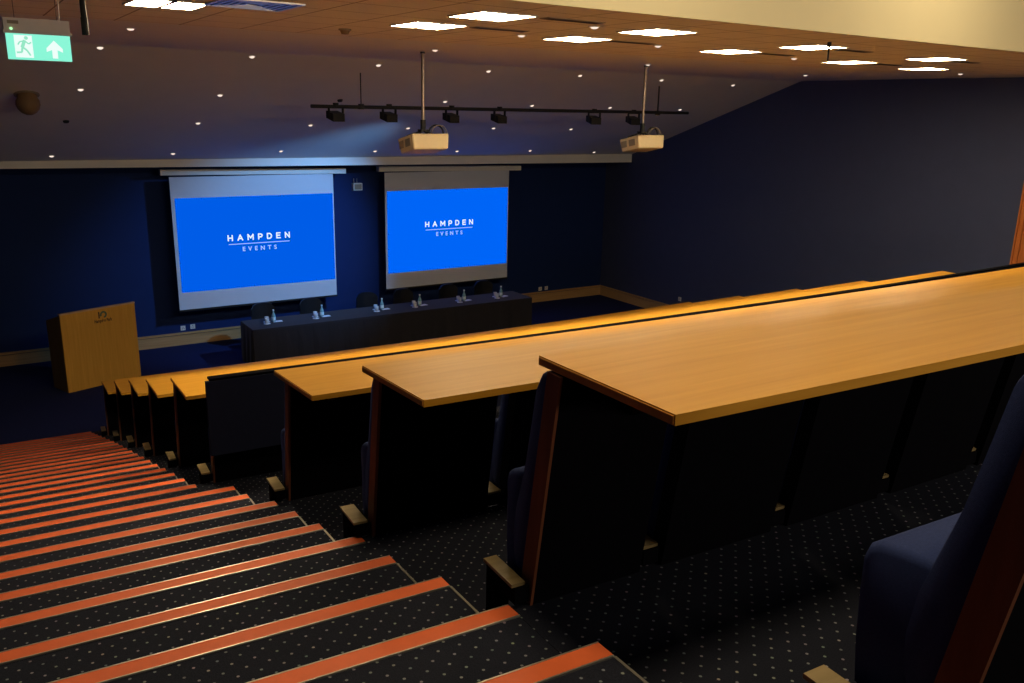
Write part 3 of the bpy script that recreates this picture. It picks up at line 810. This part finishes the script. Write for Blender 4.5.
for rows, names, sloped in ((SLOPE_D, rn, True), (FLAT_D, fn, False)):
    for row, nm in zip(rows, names):
        for k, (x, y) in enumerate(row):
            d = copy_tree(dp) if usedd else dp
            usedd = True
            d.location = (x, y, slope_z(y) if sloped else ZC + (0.002 if y > YTILE else 0)); d.rotation_euler = (ang if sloped else 0, 0, 0)
            tag(d, ('small round recessed downlight, %s from left in the %s' % (ORD[k], nm)) if len(row) > 1 else 'small round recessed downlight alone in the ' + nm, 'downlight', 'recessed downlights')

# speaker and sensors in the sloped ceiling
def on_slope(o, x, y): o.location = (x, y, slope_z(y)); o.rotation_euler = (ang, 0, 0)
t = thing('ceiling_speaker', 'round brown ceiling speaker at the left below the exit sign', 'speaker')
bm = B(); lathe(bm, [(0, -.27), (.05, -.262), (.095, -.235), (.13, -.19), (.145, -.14), (.14, -.09), (.12, -.05), (.12, 0)], 28); link('dome_grille', bm, BROWNP, t, smooth=True)
bm = B(); lathe(bm, [(.119, -.016), (.15, -.014), (.152, 0)], 28); link('rim', bm, GREYV, t)
on_slope(t, -.255, 11.40)
for x, y, lab in ((.279, 12.458, 'tiny dark ceiling sensor left above the blue wall'), (4.031, 11.32, 'tiny dark ceiling sensor above the left end of lighting bar')):
    bm = B(); lathe(bm, [(0, -.03), (.035, -.025), (.045, 0)], 16); o = link('ceiling_sensor', bm, BLACKM); on_slope(o, x, y); tag(o, lab, 'sensor', 'dark ceiling sensors')
t = thing('smoke_detector', 'small brown smoke detector on the tiled ceiling left of the light panels', 'smoke detector', (1.81, 5.565, ZC))
bm = B(); lathe(bm, [(0, -.012), (.055, -.012), (.055, 0)], 20); link('base_ring', bm, GREYV, t)
bm = B(); lathe(bm, [(0, -.045), (.03, -.042), (.04, -.02), (.04, -.012)], 20); link('sensor_head', bm, BROWNP, t, smooth=True)
# square air diffuser
t = thing('ceiling_vent', 'grey square air diffuser in the tiled ceiling at the top edge', 'vent', (.62, 4.2, ZC), .03)
bm = B()
for i in range(5):
    a = .26 - i * .048
    for bx_ in ((-a, a, -a, -a + .026), (-a, a, a - .026, a), (-a, -a + .026, -a + .026, a - .026), (a - .026, a, -a + .026, a - .026)):
        box(bm, bx_[0], bx_[1], bx_[2], bx_[3], -.012 + i * .001, -.002)
link('louvre_rings', bm, ALU, t)
bm = B(); box(bm, -.25, .25, -.25, .25, -.002, 0); link('duct_void', bm, DARKV, t)

# ------------------------------------------------------------------ exit sign
EX0, EX1, EZ0, EZ1, EY = -.848, -.515, 1.580, 1.805, 4.0
cx = (EX0 + EX1) / 2
t = thing('exit_sign', 'lit green exit sign with running figure and arrow at top left', 'exit sign', (cx, EY, EZ0), 0.03)
hw = (EX1 - EX0) / 2
bm = B(); box(bm, -hw, hw, -.02, .03, .155, .222); link('housing', bm, WHITEP, t, bevel=.006)
bm = B(); box(bm, -hw - .006, hw + .008, -.028, .035, .140, .156); link('lower_rail', bm, WHITEP, t, bevel=.004)
bm = B(); box(bm, -hw + .006, hw - .002, -.004, .004, .0, .142); sg = link('sign_plate', bm, GREEN_E, t)
bm = B(); box(bm, -hw + .045, -hw + .135, -.006, -.004, .012, .132); link('door_pictogram', bm, WHITEX_E, sg)
bm = B()
def poly(pts, y=-.008):
    bm.faces.new([bm.verts.new((-hw + .045 + px, y, .012 + pz)) for px, pz in pts])
cp_ = [(.060 + .010 * math.cos(2 * PI * i / 12), .106 + .010 * math.sin(2 * PI * i / 12)) for i in range(12)]; poly(cp_)
def limb(a, b, w):
    d = Vector((b[0] - a[0], b[1] - a[1])).normalized(); n = Vector((-d.y, d.x)) * w / 2
    poly([(a[0] + n.x, a[1] + n.y), (a[0] - n.x, a[1] - n.y), (b[0] - n.x, b[1] - n.y), (b[0] + n.x, b[1] + n.y)])
for a, b, w in (((.052, .094), (.036, .054), .017), ((.050, .090), (.026, .084), .007), ((.026, .084), (.016, .068), .007), ((.052, .090), (.070, .074), .007), ((.070, .074), (.084, .084), .007),
                ((.037, .056), (.058, .040), .010), ((.058, .040), (.074, .012), .009), ((.037, .056), (.032, .028), .010), ((.032, .028), (.006, .026), .009)): limb(a, b, w)
link('running_figure', bm, GREENF_E, sg)
bm = B()
ax = hw - .088
f = [(-.014, .014), (.014, .014), (.014, .06), (.042, .048), (.042, .068), (0, .112), (-.042, .068), (-.042, .048), (-.014, .06)]
for q in ((0, 1, 2, 8), (2, 3, 4, 5), (5, 6, 7, 8), (2, 5, 8)): bm.faces.new([bm.verts.new((ax + f[i][0], -.006, f[i][1])) for i in q])
link('arrow_pictogram', bm, WHITEX_E, sg)
bm = B(); lathe(bm, [(0, .004), (.006, .003), (.008, 0)], 12); bmesh.ops.transform(bm, matrix=Matrix.Translation((-hw + .035, -.028, .163)) @ Matrix.Rotation(PI / 2, 4, 'X'), verts=bm.verts[:]); link('status_light', bm, LED_E, t)
bm = B(); box(bm, -hw + .02, -hw + .075, -.0215, -.02, .19, .208); link('rating_plate', bm, GREYV, t)
for x in (-hw + .06, hw - .06):
    bm = B(); tube(bm, (x, .005, .22), (x, .005, ZC - EZ0), .0015, 8); link('suspension_wire', bm, BLACKM, t)
bm = B(); path_tube(bm, [(.02, 0, .221), (.06, 0, .222), (.10, 0, .216), (.118, 0, .225), (.121, 0, .25), (.121, 0, ZC - EZ0)], .0035, 8); link('flex_cable', bm, WHITEP, t)

t = thing('ceiling_pole', 'thick black pole hanging from the ceiling beside the exit sign', 'pole', (-.405, 4.2, 1.745))
bm = B(); tube(bm, (0, 0, 0.02), (0, 0, ZC - 1.745), .0175, 16); link('tube', bm, BLACKM, t)
bm = B(); tube(bm, (0, 0, 0), (0, 0, .10), .0205, 16); link('end_sleeve', bm, BLACKM, t)
t = thing('ceiling_hanger', 'short thin black rod hanging between light panels near the bulkhead', 'rod', (5.52, 3.449, 1.835))
bm = B(); tube(bm, (0, 0, 0), (0, 0, ZC - 1.835), .008, 10); link('rod', bm, BLACKM, t)
bm = B(); tube(bm, (0, 0, ZC - 1.835 - .04), (0, 0, ZC - 1.835), .018, 12); link('rod_fixing', bm, BLACKM, t)

# ------------------------------------------------------------------ lights of the room, plus an added rear fill
def area(name, loc, size, power, col, target=None, shape='SQUARE', spread=PI):
    L = bpy.data.lights.new(name, 'AREA'); L.shape = shape; L.size = size; L.energy = power; L.color = col; L.spread = spread
    o = bpy.data.objects.new(name, L); COL.objects.link(o); o.location = loc
    if target is not None:
        d = Vector(target) - Vector(loc); o.rotation_euler = d.to_track_quat('-Z', 'Y').to_euler()
    return o
WARM = (1.0, 0.78, 0.47)
for i, (x, y, p) in enumerate(((2.6, 1.6, 34), (6.0, 1.6, 42), (9.6, 1.3, 22))):
    area('rear_ceiling_lamp', (x, y, ZR - .03), .55, p, WARM)
area('rear_ceiling_lamp', (0.25, -0.95, ZR - .03), .55, 54, WARM)
L = area('rear_fill_light', (4.5, YB + .12, 1.55), 5.0, 128, (1.0, 0.84, 0.64), (5.0, 12.0, 1.7), 'RECTANGLE'); L.data.size_y = 0.25  # added fill without a fitting, aimed forward to lift ceilings and right wall
S = bpy.data.lights.new('stage_wash', 'SPOT'); S.energy = 1350; S.color = (0.13, 0.36, 0.76); S.spot_size = math.radians(56); S.spot_blend = 0.75; S.shadow_soft_size = 0.05
so = bpy.data.objects.new('stage_wash', S); COL.objects.link(so); so.location = (6.27, YBAR + .12, ZBAR - .15)
so.rotation_euler = (Vector((3.9, 15.4, -1.9)) - so.location).to_track_quat('-Z', 'Y').to_euler()

w = bpy.data.worlds.new('World'); SC.world = w; w.use_nodes = True
w.node_tree.nodes['Background'].inputs[0].default_value = (0.02, 0.02, 0.025, 1); w.node_tree.nodes['Background'].inputs[1].default_value = 0.0

# ------------------------------------------------------------------ camera
cam = bpy.data.cameras.new('camera'); co = bpy.data.objects.new('camera', cam); COL.objects.link(co)
r = Vector((0.8420475629507008, -0.538980858835656, 0.021343278510207966)); u = Vector((0.12422297569108896, 0.23227392243967565, 0.9646851700243654)); fw = Vector((0.5249043284630418, 0.8096594708661575, -0.2625394964524329))
M = Matrix((r, u, -fw)).transposed().to_4x4(); M.translation = Vector((-1.1787, -1.8017, 1.3701))
co.matrix_world = M
cam.sensor_width = 36; cam.lens = 854.934 * 36 / 1024; cam.clip_start = 0.02; cam.clip_end = 100
SC.camera = co

SC.view_settings.view_transform = 'Standard'; SC.view_settings.look = 'None'
SC.view_settings.exposure = 0.0; SC.view_settings.gamma = 1.0; SC.view_settings.use_curve_mapping = False
SC.cycles.use_denoising = True
SC.cycles.max_bounces = 10; SC.cycles.diffuse_bounces = 6; SC.cycles.sample_clamp_indirect = 6
